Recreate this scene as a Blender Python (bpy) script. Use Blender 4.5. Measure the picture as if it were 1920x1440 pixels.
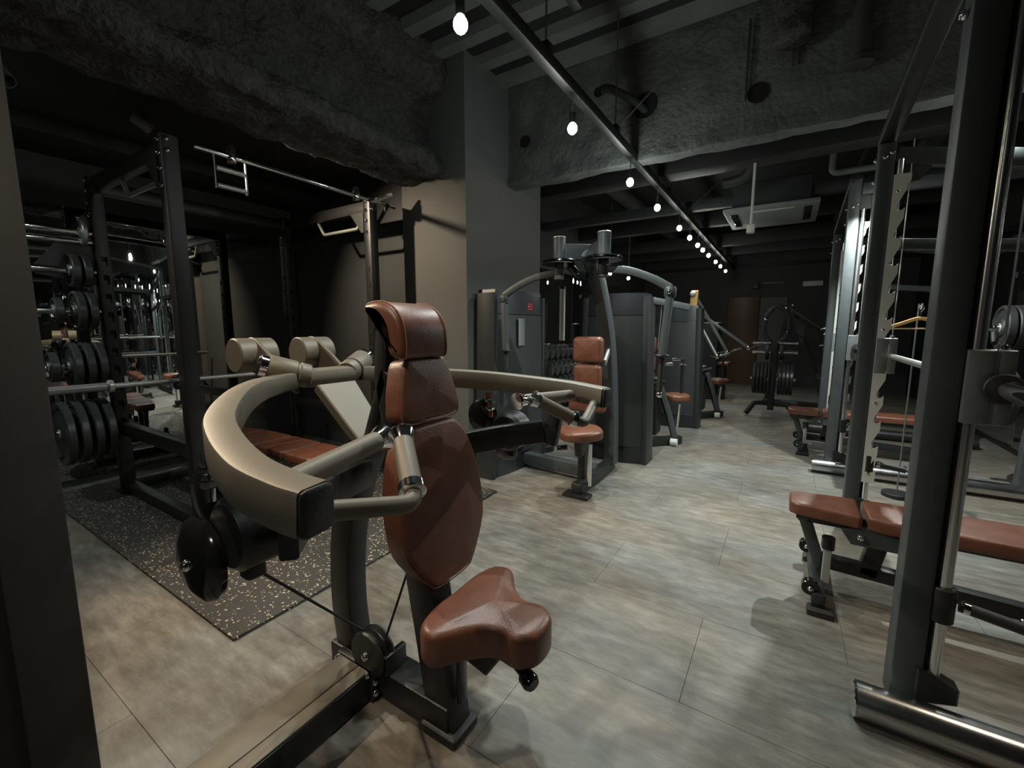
import bpy, bmesh, math, random
from mathutils import Vector as V, Matrix
random.seed(4)
PI = math.pi
for o in list(bpy.data.objects): bpy.data.objects.remove(o)
S = bpy.context.scene
COL = S.collection

# ------------------------------------------------------------------ camera, world, exposure
cam = bpy.data.objects.new('camera', bpy.data.cameras.new('camera'))
COL.objects.link(cam)
cam.data.sensor_width = 36; cam.data.lens = 808 / 1920 * 36
cam.data.clip_start = 0.02; cam.data.clip_end = 60
R3 = Matrix(((0.8453, -0.06885, 0.52983), (0.53428, 0.10893, -0.83826), (0.0, 0.99166, 0.12887)))
cam.matrix_world = Matrix.Translation((0, 0, 1.25)) @ R3.to_4x4()
S.camera = cam
W = bpy.data.worlds.new('world'); S.world = W; W.use_nodes = True
W.node_tree.nodes['Background'].inputs[0].default_value = (0.01, 0.011, 0.012, 1)
W.node_tree.nodes['Background'].inputs[1].default_value = 1.0
S.view_settings.view_transform = 'Standard'; S.view_settings.look = 'None'
S.view_settings.gamma = 1; S.view_settings.use_curve_mapping = False
S.view_settings.exposure = 0.42

COOL = (0.90, 1.0, 0.975); WARM = (1.0, 0.83, 0.62)
LIGHTS = []   # (x, y, z, energy, colour, cone) filled by the lamp builder below
def spot(name, loc, energy, color, cone=150, blend=.6, target=None, r=.025, parent=None):
    d = bpy.data.lights.new(name, 'SPOT'); d.energy = energy; d.color = color
    d.spot_size = math.radians(cone); d.spot_blend = blend; d.shadow_soft_size = r
    o = bpy.data.objects.new(name, d); COL.objects.link(o); o.location = loc
    if target is not None:
        o.rotation_euler = (V(target) - V(loc)).to_track_quat('-Z', 'Y').to_euler()
    if parent is not None:
        o.parent = parent; o.location = V(loc) - ORG[parent.name]
    return o

# ------------------------------------------------------------------ materials
def nodes(m):
    m.use_nodes = True
    return m.node_tree, m.node_tree.nodes['Principled BSDF']
def mat(name, col, rough=.5, metal=0., var=.0, scale=8., bump=0., bscale=60., rvar=0., spec=.5, coat=0., bd=.004):
    m = bpy.data.materials.new(name); t, b = nodes(m); N = t.nodes.new; L = t.links.new
    b.inputs['Base Color'].default_value = (*col, 1); b.inputs['Roughness'].default_value = rough
    b.inputs['Metallic'].default_value = metal; b.inputs['Specular IOR Level'].default_value = spec
    b.inputs['Coat Weight'].default_value = coat; b.inputs['Coat Roughness'].default_value = .12
    tc = N('ShaderNodeTexCoord')
    if var or rvar:
        nz = N('ShaderNodeTexNoise'); nz.inputs['Scale'].default_value = scale; nz.inputs['Detail'].default_value = 5
        L(tc.outputs['Object'], nz.inputs['Vector'])
        if var:
            r = N('ShaderNodeValToRGB'); r.color_ramp.elements[0].position = .3; r.color_ramp.elements[1].position = .7
            r.color_ramp.elements[0].color = (*[c * (1 - var) for c in col], 1)
            r.color_ramp.elements[1].color = (*[min(1, c * (1 + var)) for c in col], 1)
            L(nz.outputs['Fac'], r.inputs['Fac']); L(r.outputs['Color'], b.inputs['Base Color'])
        if rvar:
            mr = N('ShaderNodeMapRange'); mr.inputs['To Min'].default_value = rough - rvar; mr.inputs['To Max'].default_value = rough + rvar
            L(nz.outputs['Fac'], mr.inputs['Value']); L(mr.outputs['Result'], b.inputs['Roughness'])
    if bump:
        n2 = N('ShaderNodeTexNoise'); n2.inputs['Scale'].default_value = bscale; n2.inputs['Detail'].default_value = 4
        L(tc.outputs['Object'], n2.inputs['Vector'])
        bp = N('ShaderNodeBump'); bp.inputs['Strength'].default_value = bump; bp.inputs['Distance'].default_value = bd
        L(n2.outputs['Fac'], bp.inputs['Height']); L(bp.outputs['Normal'], b.inputs['Normal'])
    return m
M = {}
M['black'] = mat('black_powder_coat', (.013, .0135, .0135), .42, 0, .15, 30, .15, 400)
M['grey'] = mat('grey_powder_coat', (.048, .055, .056), .45, 0, .1, 20, .12, 400)
M['bronze'] = mat('bronze_satin_paint', (.150, .128, .097), .54, .25, .06, 10, .08, 500)
M['rackbrown'] = mat('rack_dark_paint', (.013, .012, .011), .4, 0, .15, 20, .1, 400)
M['leather'] = mat('brown_leather', (.138, .050, .028), .38, 0, .16, 14, .22, 260, .05)
M['seam'] = mat('leather_stitching', (.24, .10, .05), .55)
M['chrome'] = mat('chrome', (.78, .79, .80), .09, 1)
M['steel'] = mat('brushed_steel', (.52, .53, .50), .38, .7, .12, 6, .05, 300, .06)
M['alu'] = mat('anodised_aluminium', (.30, .32, .32), .42, .8, .05, 40)
M['gloss'] = mat('gloss_black_plastic', (.008, .008, .009), .12, 0, 0, 8, 0, 60, 0, .6)
M['rubber'] = mat('black_rubber', (.014, .014, .014), .55, 0, .2, 40, .2, 200)
M['plate'] = mat('grey_cast_plate', (.10, .103, .102), .34, .55, .2, 20, .2, 120)
M['shroud'] = mat('tower_shroud_plastic', (.026, .028, .028), .42, 0, .06, 5, .08, 300)
M['shroudd'] = mat('tower_shroud_dark', (.018, .020, .022), .36, 0, .06, 5, .08, 300)
M['wall'] = mat('grey_wall_paint', (.120, .116, .104), .75, 0, .06, 3, .12, 90)
M['wallup'] = mat('upper_column_paint', (.105, .112, .110), .8, 0, .05, 3, .12, 90)
M['walldark'] = mat('dark_wall_paint', (.040, .042, .040), .7, 0, .08, 3, .1, 90)
M['wallblack'] = mat('black_soffit_paint', (.012, .012, .012), .6, 0, .1, 3, .1, 90)
M['jamb'] = mat('near_wall_paint', (.013, .012, .011), .6, 0, .1, 3, .1, 90)
M['spray'] = mat('sprayed_fireproofing', (.060, .061, .058), .95, 0, .35, 22, 1.0, 34, bd=.03)
M['concrete'] = mat('painted_concrete_beam', (.115, .122, .118), .9, 0, .25, 6, 1.0, 26, bd=.012)
M['deck'] = mat('steel_deck_dark', (.022, .024, .024), .6, .2, .1, 3)
M['rib'] = mat('steel_deck_rib', (.16, .17, .165), .6, .2, .15, 4)
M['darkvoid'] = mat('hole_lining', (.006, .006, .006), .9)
M['ductgrey'] = mat('service_pipe_grey', (.036, .039, .039), .6, 0, .1, 6)
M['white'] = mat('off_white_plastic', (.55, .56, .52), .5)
M['acgrey'] = mat('air_unit_grey', (.26, .28, .27), .5)
M['door'] = mat('brown_door_veneer', (.085, .038, .020), .45, 0, .2, 3)
M['wood'] = mat('hanger_wood', (.55, .30, .12), .4, 0, .1, 10)
M['yellow'] = mat('amber_paint', (.55, .33, .10), .4)
M['red'] = mat('red_plastic', (.45, .03, .03), .4)
M['copper'] = mat('copper_tube', (.55, .27, .13), .2, 1)
M['darkchrome'] = mat('dark_chrome', (.22, .23, .235), .16, 1)
M['basechrome'] = mat('worn_chrome', (.50, .50, .50), .24, 1, .1, 9, 0, 60, .06)
M['rimplate'] = mat('dark_rim_plate', (.03, .031, .031), .30, .5, .2, 20)
M['catch'] = mat('zinc_catch_plate', (.72, .72, .66), .42, .35, .08, 5)
M['rod'] = mat('satin_chrome_rod', (.85, .86, .88), .22, 1)
M['mirror'] = mat('mirror_glass', (.72, .74, .73), .015, 1)
M['rmirror'] = mat('tinted_mirror_glass', (.42, .42, .43), .02, 1)

def mat_floor():
    m = bpy.data.materials.new('stone_look_vinyl'); t, b = nodes(m); N = t.nodes.new; L = t.links.new
    g = N('ShaderNodeNewGeometry')
    def noise(sx, sy, scale, det, rgh):
        mp = N('ShaderNodeMapping'); mp.inputs['Scale'].default_value = (sx, sy, 1); L(g.outputs['Position'], mp.inputs['Vector'])
        n = N('ShaderNodeTexNoise'); n.inputs['Scale'].default_value = scale; n.inputs['Detail'].default_value = det; n.inputs['Roughness'].default_value = rgh
        L(mp.outputs[0], n.inputs['Vector']); return n
    n1 = noise(.8, 1.3, 1.7, 4, .5); n2 = noise(1, 3.2, 6.5, 7, .68); n3 = noise(1, 1.6, 1.1, 3, .5)
    mx = N('ShaderNodeMix'); mx.data_type = 'FLOAT'; mx.inputs[0].default_value = .62
    L(n1.outputs['Fac'], mx.inputs[2]); L(n2.outputs['Fac'], mx.inputs[3])
    r = N('ShaderNodeValToRGB'); e = r.color_ramp.elements
    e[0].position = .34; e[0].color = (.082, .075, .066, 1); e[1].position = .66; e[1].color = (.25, .24, .22, 1)
    x = e.new(.5); x.color = (.152, .143, .128, 1)
    L(mx.outputs[0], r.inputs['Fac'])
    tint = N('ShaderNodeValToRGB'); q = tint.color_ramp.elements
    q[0].position = .40; q[0].color = (1.0, .90, .78, 1); q[1].position = .62; q[1].color = (.97, 1, 1, 1)
    L(n3.outputs['Fac'], tint.inputs['Fac'])
    ml = N('ShaderNodeMixRGB'); ml.blend_type = 'MULTIPLY'; ml.inputs[0].default_value = 1
    L(r.outputs['Color'], ml.inputs[1]); L(tint.outputs['Color'], ml.inputs[2]); L(ml.outputs[0], b.inputs['Base Color'])
    mr = N('ShaderNodeMapRange'); mr.inputs['To Min'].default_value = .38; mr.inputs['To Max'].default_value = .6
    L(n2.outputs['Fac'], mr.inputs['Value']); L(mr.outputs[0], b.inputs['Roughness'])
    bp = N('ShaderNodeBump'); bp.inputs['Strength'].default_value = .12; bp.inputs['Distance'].default_value = .003
    L(n2.outputs['Fac'], bp.inputs['Height']); L(bp.outputs['Normal'], b.inputs['Normal'])
    return m
M['floor'] = mat_floor()
def mat_mat():
    m = bpy.data.materials.new('speckled_rubber'); t, b = nodes(m); N = t.nodes.new; L = t.links.new
    g = N('ShaderNodeNewGeometry')
    vo = N('ShaderNodeTexVoronoi'); vo.inputs['Scale'].default_value = 75; vo.inputs['Randomness'].default_value = 1
    nz = N('ShaderNodeTexNoise'); nz.inputs['Scale'].default_value = 60
    mx = N('ShaderNodeMixRGB'); mx.inputs['Fac'].default_value = .03
    L(g.outputs['Position'], mx.inputs[1]); L(nz.outputs['Color'], mx.inputs[2]); L(g.outputs['Position'], nz.inputs['Vector'])
    L(mx.outputs[0], vo.inputs['Vector'])
    sep = N('ShaderNodeSeparateColor'); L(vo.outputs['Color'], sep.inputs[0])
    gt = N('ShaderNodeMath'); gt.operation = 'GREATER_THAN'; gt.inputs[1].default_value = .58; L(sep.outputs[0], gt.inputs[0])
    lt = N('ShaderNodeMath'); lt.operation = 'LESS_THAN'; lt.inputs[1].default_value = .30; L(vo.outputs['Distance'], lt.inputs[0])
    mul = N('ShaderNodeMath'); mul.operation = 'MULTIPLY'; L(gt.outputs[0], mul.inputs[0]); L(lt.outputs[0], mul.inputs[1])
    r = N('ShaderNodeMixRGB'); r.inputs[1].default_value = (.035, .031, .027, 1); r.inputs[2].default_value = (.62, .52, .33, 1)
    L(mul.outputs[0], r.inputs[0]); L(r.outputs[0], b.inputs['Base Color']); b.inputs['Roughness'].default_value = .7
    return m
M['mat'] = mat_mat()
def emis(name, col, s):
    m = bpy.data.materials.new(name); t, b = nodes(m)
    b.inputs['Base Color'].default_value = (*col, 1); b.inputs['Emission Color'].default_value = (*col, 1); b.inputs['Emission Strength'].default_value = s
    return m
M['bulb'] = emis('lit_bulb_glass', (.95, 1, .93), 45)
M['bulbwarm'] = emis('lit_bulb_glass_warm', (1, .86, .6), 30)
M['display'] = emis('red_display', (.6, .04, .04), .25)

# ------------------------------------------------------------------ geometry helpers
ORG = {}
def setp(o, label=None, cat=None, group=None, kind=None):
    if label: o['label'] = label
    if cat: o['category'] = cat
    if group: o['group'] = group
    if kind: o['kind'] = kind
    return o
def thing(name, label, cat, loc, group=None, kind=None):
    o = bpy.data.objects.new(name, None); COL.objects.link(o); o.location = loc
    o.empty_display_size = .1
    ORG[o.name] = V(loc)
    return setp(o, label, cat, group, kind)
def frame(d, up=(0, 0, 1)):
    d = V(d).normalized(); up = V(up)
    if abs(d.dot(up.normalized())) > .98: up = V((1, 0, 0)) if abs(d.x) < .9 else V((0, 1, 0))
    s = d.cross(up).normalized(); u = s.cross(d).normalized()
    return d, s, u
def catmull(pts, n=8, closed=False):
    P = [V(p) for p in pts]; out = []; m = len(P)
    rng = range(m) if closed else range(m - 1)
    for i in rng:
        if closed: a, b, c, d = P[i - 1], P[i], P[(i + 1) % m], P[(i + 2) % m]
        else: a, b, c, d = P[max(i - 1, 0)], P[i], P[i + 1], P[min(i + 2, m - 1)]
        for k in range(n):
            t = k / n
            out.append(.5 * ((2 * b) + (c - a) * t + (2 * a - 5 * b + 4 * c - d) * t * t + (3 * b - a - 3 * c + d) * t ** 3))
    if not closed: out.append(P[-1])
    return out
def fillet(pts, r, n=5):
    P = [V(p) for p in pts]; out = [P[0]]
    for i in range(1, len(P) - 1):
        a, b, c = P[i - 1], P[i], P[i + 1]
        rr = min(r, (a - b).length * .48, (c - b).length * .48)
        p = b + (a - b).normalized() * rr; q = b + (c - b).normalized() * rr
        for k in range(n + 1):
            t = k / n; out.append(p * (1 - t) ** 2 + b * 2 * t * (1 - t) + q * t * t)
    out.append(P[-1]); return out
class B:
    """collects shapes in world coordinates, then links them as one mesh object"""
    def __init__(s): s.v = []; s.f = []
    def add(s, vs, fs):
        k = len(s.v); s.v += [V(p) for p in vs]; s.f += [[i + k for i in f] for f in fs]; return s
    def rings(s, R, cap=True, loop=False):
        n = len(R[0]); vs = [p for r in R for p in r]; fs = []
        m = len(R)
        for i in range(m if loop else m - 1):
            a = i * n; b = ((i + 1) % m) * n
            for j in range(n): fs.append([a + j, a + (j + 1) % n, b + (j + 1) % n, b + j])
        if cap and not loop:
            fs.append(list(range(n))[::-1]); fs.append([(m - 1) * n + j for j in range(n)])
        return s.add(vs, fs)
    def box(s, a, b, bev=.004):
        x0, y0, z0 = a; x1, y1, z1 = b
        c = V(((x0 + x1) / 2, (y0 + y1) / 2, (z0 + z1) / 2))
        return s.beam((c.x, c.y, z0), (c.x, c.y, z1), abs(y1 - y0), abs(x1 - x0), bev, up=(1, 0, 0))
    def rect(s, c, S, U, w, h, bev):
        bev = min(bev, w * .45, h * .45); o = []
        for sx, sy in ((1, 1), (-1, 1), (-1, -1), (1, -1)):
            cx, cy = sx * (w / 2 - bev), sy * (h / 2 - bev)
            q = [(cx + sx * bev, cy), (cx + sx * bev * .7, cy + sy * bev * .7), (cx, cy + sy * bev)]
            if sx * sy < 0: q = q[::-1]
            o += [V(c) + S * x + U * y for x, y in q]
        return o
    def beam(s, p0, p1, w, h, bev=.006, up=(0, 0, 1)):
        p0, p1 = V(p0), V(p1); d, S, U = frame(p1 - p0, up); e = min(bev * .6, (p1 - p0).length * .3)
        R = [s.rect(p0, S, U, w - 2 * e, h - 2 * e, bev), s.rect(p0 + d * e, S, U, w, h, bev),
             s.rect(p1 - d * e, S, U, w, h, bev), s.rect(p1, S, U, w - 2 * e, h - 2 * e, bev)]
        return s.rings(R)
    def sweep(s, pts, w, h, bev=.012, up=(0, 0, 1), wf=None):
        P = [V(p) for p in pts]; R = []
        for i, p in enumerate(P):
            d = P[min(i + 1, len(P) - 1)] - P[max(i - 1, 0)]
            _, S, U = frame(d, up); k = 1 if wf is None else wf(i / (len(P) - 1))
            R.append(s.rect(p, S, U, w * k, h * k, bev))
        return s.rings(R)
    def tube(s, pts, r, seg=14, rf=None):
        P = [V(p) for p in pts]; R = []; up = V((0, 0, 1)); S = None
        for i, p in enumerate(P):
            d = (P[min(i + 1, len(P) - 1)] - P[max(i - 1, 0)]).normalized()
            if S is None: _, S, U = frame(d)
            else:
                S = (S - d * S.dot(d)).normalized(); U = S.cross(d)
            rr = r if rf is None else rf(i)
            R.append([p + S * math.cos(2 * PI * k / seg) * rr + U * math.sin(2 * PI * k / seg) * rr for k in range(seg)])
        return s.rings(R)
    def cyl(s, p0, p1, r, seg=20, bev=.003):
        p0, p1 = V(p0), V(p1); L = (p1 - p0).length; b = min(bev, L * .3, r * .4)
        return s.lathe([(r - b, 0), (r, b), (r, L - b), (r - b, L)], p0, p1 - p0, seg)
    def lathe(s, prof, o, axis, seg=24):
        d, S, U = frame(axis); o = V(o)
        R = [[o + d * h + (S * math.cos(2 * PI * k / seg) + U * math.sin(2 * PI * k / seg)) * max(r, 1e-4) for k in range(seg)] for r, h in prof]
        return s.rings(R)
    def ringdisc(s, o, axis, r, ri, t, seg=32, lip=0.):
        """weight plate with a hole, rim and recessed web"""
        prof = [(ri, 0), (r * .35, 0), (r * .42, t * .25), (r * .80, t * .25), (r * .86, 0), (r - .006, 0), (r, .006), (r, t - .006), (r - .006, t),
                (r * .86, t), (r * .80, t * .75), (r * .42, t * .75), (r * .35, t), (ri, t)]
        d, S, U = frame(axis); o = V(o)
        R = [[o + d * h + (S * math.cos(2 * PI * k / seg) + U * math.sin(2 * PI * k / seg)) * q for k in range(seg)] for q, h in prof]
        return s.rings(R, loop=True)
    def sphere(s, c, r, seg=14, sq=(1, 1, 1)):
        R = []
        for i in range(1, 9):
            a = PI * i / 9
            R.append([V(c) + V((math.sin(a) * math.cos(2 * PI * k / seg) * sq[0], math.sin(a) * math.sin(2 * PI * k / seg) * sq[1], -math.cos(a) * sq[2])) * r for k in range(seg)])
        return s.rings(R)
    def prism(s, poly, o, u, v, t, bev=0.):
        """polygon in the (u,v) plane at o, extruded by t along u x v"""
        u, v = V(u), V(v); n = u.cross(v).normalized(); o = V(o)
        if bev:
            c = [sum(p[0] for p in poly) / len(poly), sum(p[1] for p in poly) / len(poly)]
            q = inset(poly, bev)
            L = [(q, 0), (poly, bev), (poly, t - bev), (q, t)]
        else: L = [(poly, 0), (poly, t)]
        return s.rings([[o + u * p[0] + v * p[1] + n * h for p in pl] for pl, h in L])
    def cushion(s, poly, o, u, v, t, r=.02, dome=.006):
        u, v = V(u), V(v); n = u.cross(v).normalized(); o = V(o); L = []
        for k in range(4):
            a = PI / 2 * k / 3; L.append((inset(poly, r * .6 * (1 - math.sin(a))), r * .6 * (1 - math.cos(a)) * .9))
        for k in range(6):
            a = PI / 2 * k / 5; L.append((inset(poly, r * (1 - math.cos(a))), t - r + r * math.sin(a)))
        base = L[-1][0]; cx = sum(p[0] for p in base) / len(base); cy = sum(p[1] for p in base) / len(base)
        for q in (.8, .55, .28, .04):
            L.append(([(cx + (p[0] - cx) * q, cy + (p[1] - cy) * q) for p in base], t + dome * (1 - q * q)))
        return s.rings([[o + u * p[0] + v * p[1] + n * h for p in pl] for pl, h in L])
    def done(s, name, m, parent=None, smooth=True, ang=38):
        me = bpy.data.meshes.new(name); org = ORG.get(parent.name, V((0, 0, 0))) if parent else V((0, 0, 0))
        me.from_pydata([p - org for p in s.v], [], s.f)
        bm = bmesh.new(); bm.from_mesh(me); bmesh.ops.recalc_face_normals(bm, faces=bm.faces); bm.to_mesh(me); bm.free()
        if smooth:
            me.polygons.foreach_set('use_smooth', [True] * len(me.polygons)); me.set_sharp_from_angle(angle=math.radians(ang))
        me.materials.append(M[m] if isinstance(m, str) else m)
        o = bpy.data.objects.new(name, me); COL.objects.link(o)
        if parent: o.parent = parent; ORG[o.name] = org
        return o
def inset(poly, d):
    if abs(d) < 1e-6: return [tuple(p[:2]) for p in poly]
    n = len(poly); out = []
    area = sum(poly[i][0] * poly[(i + 1) % n][1] - poly[(i + 1) % n][0] * poly[i][1] for i in range(n))
    sg = 1 if area > 0 else -1
    for i in range(n):
        a, b, c = poly[i - 1], poly[i], poly[(i + 1) % n]
        e1 = V((b[0] - a[0], b[1] - a[1])); e2 = V((c[0] - b[0], c[1] - b[1]))
        n1 = V((-e1.y, e1.x)); n2 = V((-e2.y, e2.x))
        m = (n1.normalized() if n1.length > 1e-9 else n1) + (n2.normalized() if n2.length > 1e-9 else n2)
        if m.length < 1e-6: m = n2
        m = m.normalized() * sg; k = max(.6, m.dot(n2.normalized() * sg) if n2.length > 1e-9 else 1)
        out.append((b[0] + m.x * d / k, b[1] + m.y * d / k))
    return out
def rrect(w, h, r, n=5):
    o = []
    for sx, sy, a0 in ((1, 1, 0), (-1, 1, 90), (-1, -1, 180), (1, -1, 270)):
        for k in range(n + 1):
            a = math.radians(a0 + 90 * k / n)
            o.append((sx * (w / 2 - r) + math.cos(a) * r, sy * (h / 2 - r) + math.sin(a) * r))
    return o
def mesh_of(b, name, m, smooth=True):
    o = b.done(name, m, None, smooth); me = o.data; bpy.data.objects.remove(o); return me
def inst(name, me, parent, loc, axis=None, scale=1.):
    o = bpy.data.objects.new(name, me); COL.objects.link(o)
    org = ORG.get(parent.name, V((0, 0, 0))) if parent else V((0, 0, 0))
    if parent: o.parent = parent
    o.location = V(loc) - org
    if axis is not None: o.rotation_euler = V(axis).to_track_quat('Z', 'Y').to_euler()
    o.scale = (scale,) * 3
    return o
def copy_tree(o, parent=None, shift=None):
    c = o.copy(); COL.objects.link(c); c.parent = parent
    if shift is not None: c.location = o.location + V(shift)
    for ch in [x for x in o.children]: copy_tree(ch, c)
    return c
BOLT = mesh_of(B().lathe([(.011, 0), (.011, .004), (.008, .009), (.003, .011)], (0, 0, 0), (0, 0, 1), 10), 'bolt', 'chrome')
def bolts(parent, spec, s=1.):
    for p, a in spec: inst('bolt', BOLT, parent, p, a, s)
ORD = ['first', 'second', 'third', 'fourth', 'fifth', 'sixth', 'seventh', 'eighth', 'ninth', 'tenth', 'eleventh', 'twelfth', 'thirteenth']

# ================================================================== THE ROOM
X0, X1, Y0R, Y1, ZC = -4.72, 2.0, -2.6, 10.9, 3.34
fl = setp(B().box((X0 - .1, Y0R, -.12), (X1 + .1, Y1 + .1, -.006), 0).done('floor', 'floor'), kind='structure')
TW, TL = .5, 1.0
TILE = mesh_of(B().box((-TL / 2 + .0006, -TW / 2 + .0006, -.008), (TL / 2 - .0006, TW / 2 - .0006, 0), .0008), 'floor_tile', 'floor', False)
r = 0; y = Y0R + TW / 2
while y < Y1:
    x = X0 + (0 if r % 2 else -TL / 2) + TL / 2
    while x < X1 + .3:
        inst('floor_tile', TILE, fl, (x, y, 0)); x += TL
    y += TW; r += 1
def struct(name, b, m, label=None): return setp(b.done(name, m), label, None, None, 'structure')
# ceiling deck with ribs running across the room
ce = struct('ceiling', B().box((X0, Y0R, ZC), (X1 + .1, Y1, ZC + .1), 0), 'deck')
RIB = mesh_of(B().prism([(-.075, 0), (-.05, -.055), (.05, -.055), (.075, 0)], (X0 + .02, 0, 0), (0, 1, 0), (0, 0, 1), 6.6), 'deck_rib', 'rib')
yy = -.6
while yy < 3.3:
    inst('deck_rib', RIB, ce, (0, yy, ZC)); yy += .3
# walls
wl = struct('wall_left', B().box((X0 - .1, Y0R, 0), (X0, 3.0, ZC), 0), 'walldark')
B().box((X0 + .001, .45, .05), (X0 + .012, 2.86, 2.17), .002).done('mirror_panel', 'mirror', wl)
wa = struct('wall_alcove', B().box((X0, 2.90, 0), (-2.9, 3.0, ZC), 0), 'walldark')
B().box((X0, 2.885, 2.2), (-2.9, 2.9, ZC), .001).done('upper_paint_band', 'wallblack', wa)
col = struct('wall_column', B().box((-2.9, 2.8, 0), (-2.2, 4.02, 2.525), .002), 'wall')
B().box((-2.9, 2.8, 2.525), (-2.2, 4.02, ZC), .002).done('upper_paint_band', 'wallup', col)
wfl = struct('wall_far_left', B().box((-3.12, 4.02, 0), (-3.02, Y1, ZC), 0), 'walldark')
B().box((-3.019, 4.1, .05), (-3.008, 6.6, 2.1), .002).done('mirror_panel', 'mirror', wfl)
B().box((-3.019, 6.62, .05), (-3.008, 9.2, 2.1), .002).done('mirror_panel', 'mirror', wfl)
wf = struct('wall_far', B().box((-3.1, Y1, 0), (X1 + .1, Y1 + .1, ZC), 0), 'walldark')
B().box((-3.0, Y1 - .03, 2.55), (X1, Y1, 2.62), .002).done('ledge', 'wallblack', wf)
wr = struct('wall_right', B().box((X1, Y0R, 0), (X1 + .1, Y1, ZC), 0), 'wallblack')
yy = -1.0
while yy < 9:
    B().box((X1 - .012, yy + .004, .06), (X1 - .001, yy + 1.2, 2.35), .002).done('mirror_panel', 'rmirror', wr); yy += 1.204
struct('wall_back', B().box((X0, Y0R - .1, 0), (X1, Y0R, ZC), 0), 'walldark')
wn = struct('wall_near', B().box((-3.2, -1.8, 0), (-1.585, .27, ZC), .004), 'jamb')
B().box((-1.60, .16, 0), (-1.56, .285, ZC), .006).done('trim_strip', 'jamb', wn)
B().box((-1.575, -.02, 0), (-1.545, .10, ZC), .006).done('trim_strip', 'jamb', wn)
# black soffit over the power rack
struct('soffit', B().box((X0, -.6, 2.62), (-2.86, 2.88, ZC), .004).box((X0, -.6, 2.52), (-4.2, 2.88, 2.62), .004), 'wallblack')

# rough sprayed steel beam along the alcove, and the big painted beam across the room
def noisy(o, amp, freq, seed):
    from mathutils import noise
    for v in o.data.vertices:
        p = V(v.co) * freq + V((seed, 0, 0))
        v.co += V((noise.noise(p), noise.noise(p + V((9, 3, 1))), noise.noise(p + V((2, 7, 5))))) * amp \
            + V((noise.noise(p * 3.1), noise.noise(p * 3.1 + V((4, 4, 1))), noise.noise(p * 3.1 + V((1, 8, 5))))) * amp * .45
def gridded(poly, axis0, axis1, n, sub=.05):
    """polygon loop (subdivided) swept from axis0 to axis1 in n steps"""
    L = []
    for i in range(len(poly)):
        a, b = V(poly[i]), V(poly[(i + 1) % len(poly)]); k = max(1, int((b - a).length / sub))
        L += [a.lerp(b, j / k) for j in range(k)]
    A, Bv = V(axis0), V(axis1)
    return B().rings([[p + A.lerp(Bv, i / n) for p in L] for i in range(n + 1)])
def lumps(p, k):
    return p
prof = [(-2.92, 0, 2.46), (-2.42, 0, 2.46), (-2.38, 0, 2.52), (-2.42, 0, 2.60), (-2.56, 0, 2.64), (-2.58, 0, 3.02), (-2.40, 0, 3.08), (-2.36, 0, 3.16), (-2.38, 0, ZC),
        (-2.9, 0, ZC), (-2.9, 0, 3.1), (-2.74, 0, 3.02), (-2.74, 0, 2.64), (-2.9, 0, 2.60)]
sb = gridded(prof, (0, -.8, 0), (0, 2.84, 0), 110, .035).done('sprayed_beam', 'spray', ang=180)
noisy(sb, .034, 7, 1.3)
setp(sb, kind='structure')
cb = struct('cross_beam', gridded([(0, 3.42, 2.50), (0, 3.42, ZC), (0, 3.56, ZC), (0, 3.56, 2.50)], (-2.25, 0, 0), (2.0, 0, 0), 110, .04), 'concrete')
noisy(cb, .012, 6, 4.1)
for i, v in enumerate(cb.data.vertices):
    if v.co.z < 2.56: v.co.y -= .012
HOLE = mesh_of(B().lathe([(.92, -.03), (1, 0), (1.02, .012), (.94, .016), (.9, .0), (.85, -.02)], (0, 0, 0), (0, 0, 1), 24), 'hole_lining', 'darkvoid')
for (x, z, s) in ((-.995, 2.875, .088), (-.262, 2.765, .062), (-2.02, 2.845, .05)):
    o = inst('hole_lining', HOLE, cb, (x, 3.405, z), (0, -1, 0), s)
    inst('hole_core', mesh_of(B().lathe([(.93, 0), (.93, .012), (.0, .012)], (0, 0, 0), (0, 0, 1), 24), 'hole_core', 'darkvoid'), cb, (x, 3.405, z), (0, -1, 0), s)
# steel sections and pipes across the far ceiling
for i, (y, z, w, h, m) in enumerate(((4.35, 2.78, .22, .30, 'wallblack'), (5.6, 2.66, .10, .11, 'ductgrey'), (6.9, 2.78, .14, .2, 'deck'), (8.4, 2.74, .14, .2, 'wallblack'), (9.8, 2.8, .14, .24, 'deck'))):
    struct('ceiling_joist', B().beam((-3.0, y, z), (2.0, y, z), w, h, .004), m)
for i, (x, y0, y1, z, r, m) in enumerate(((-2.2, 3.8, 10.8, 3.2, .11, 'walldark'), (1.15, 3.8, 10.8, 3.18, .13, 'walldark'), (.55, 3.8, 10.6, 2.99, .03, 'ductgrey'))):
    setp(B().tube([(x, y0, z), (x, y1, z)], r, 16).done('service_duct', m),
         ('fat dark duct along the far ceiling on the machine side', 'fat dark duct along the far ceiling above the racks', 'thin grey conduit running along the far ceiling')[i], 'duct')
setp(B().tube(fillet([(.75, 5.0, 2.63), (.25, 5.0, 2.63), (.25, 5.0, ZC)], .05), .028, 12).done('grey_pipe', 'rib'), 'short grey elbow pipe under the far ceiling beside the air unit', 'pipe')
setp(B().tube(catmull([(-.62, 4.6, 3.0), (-.45, 4.6, 2.95), (-.36, 4.62, 2.78), (-.42, 4.7, 2.64), (-.60, 4.75, 2.62)], 6), .045, 12).done('flexible_duct', 'ductgrey'), 'curved flexible duct hanging beyond the holed beam', 'duct')
setp(B().tube(catmull([(-1.06, 2.65, 2.66), (-1.10, 2.95, 2.82), (-1.04, 3.25, 2.86), (-.985, 3.44, 2.84)], 8), .026, 12).done('conduit_hose', 'ductgrey'), 'dark hose entering the round hole in the holed beam', 'hose')
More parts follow.
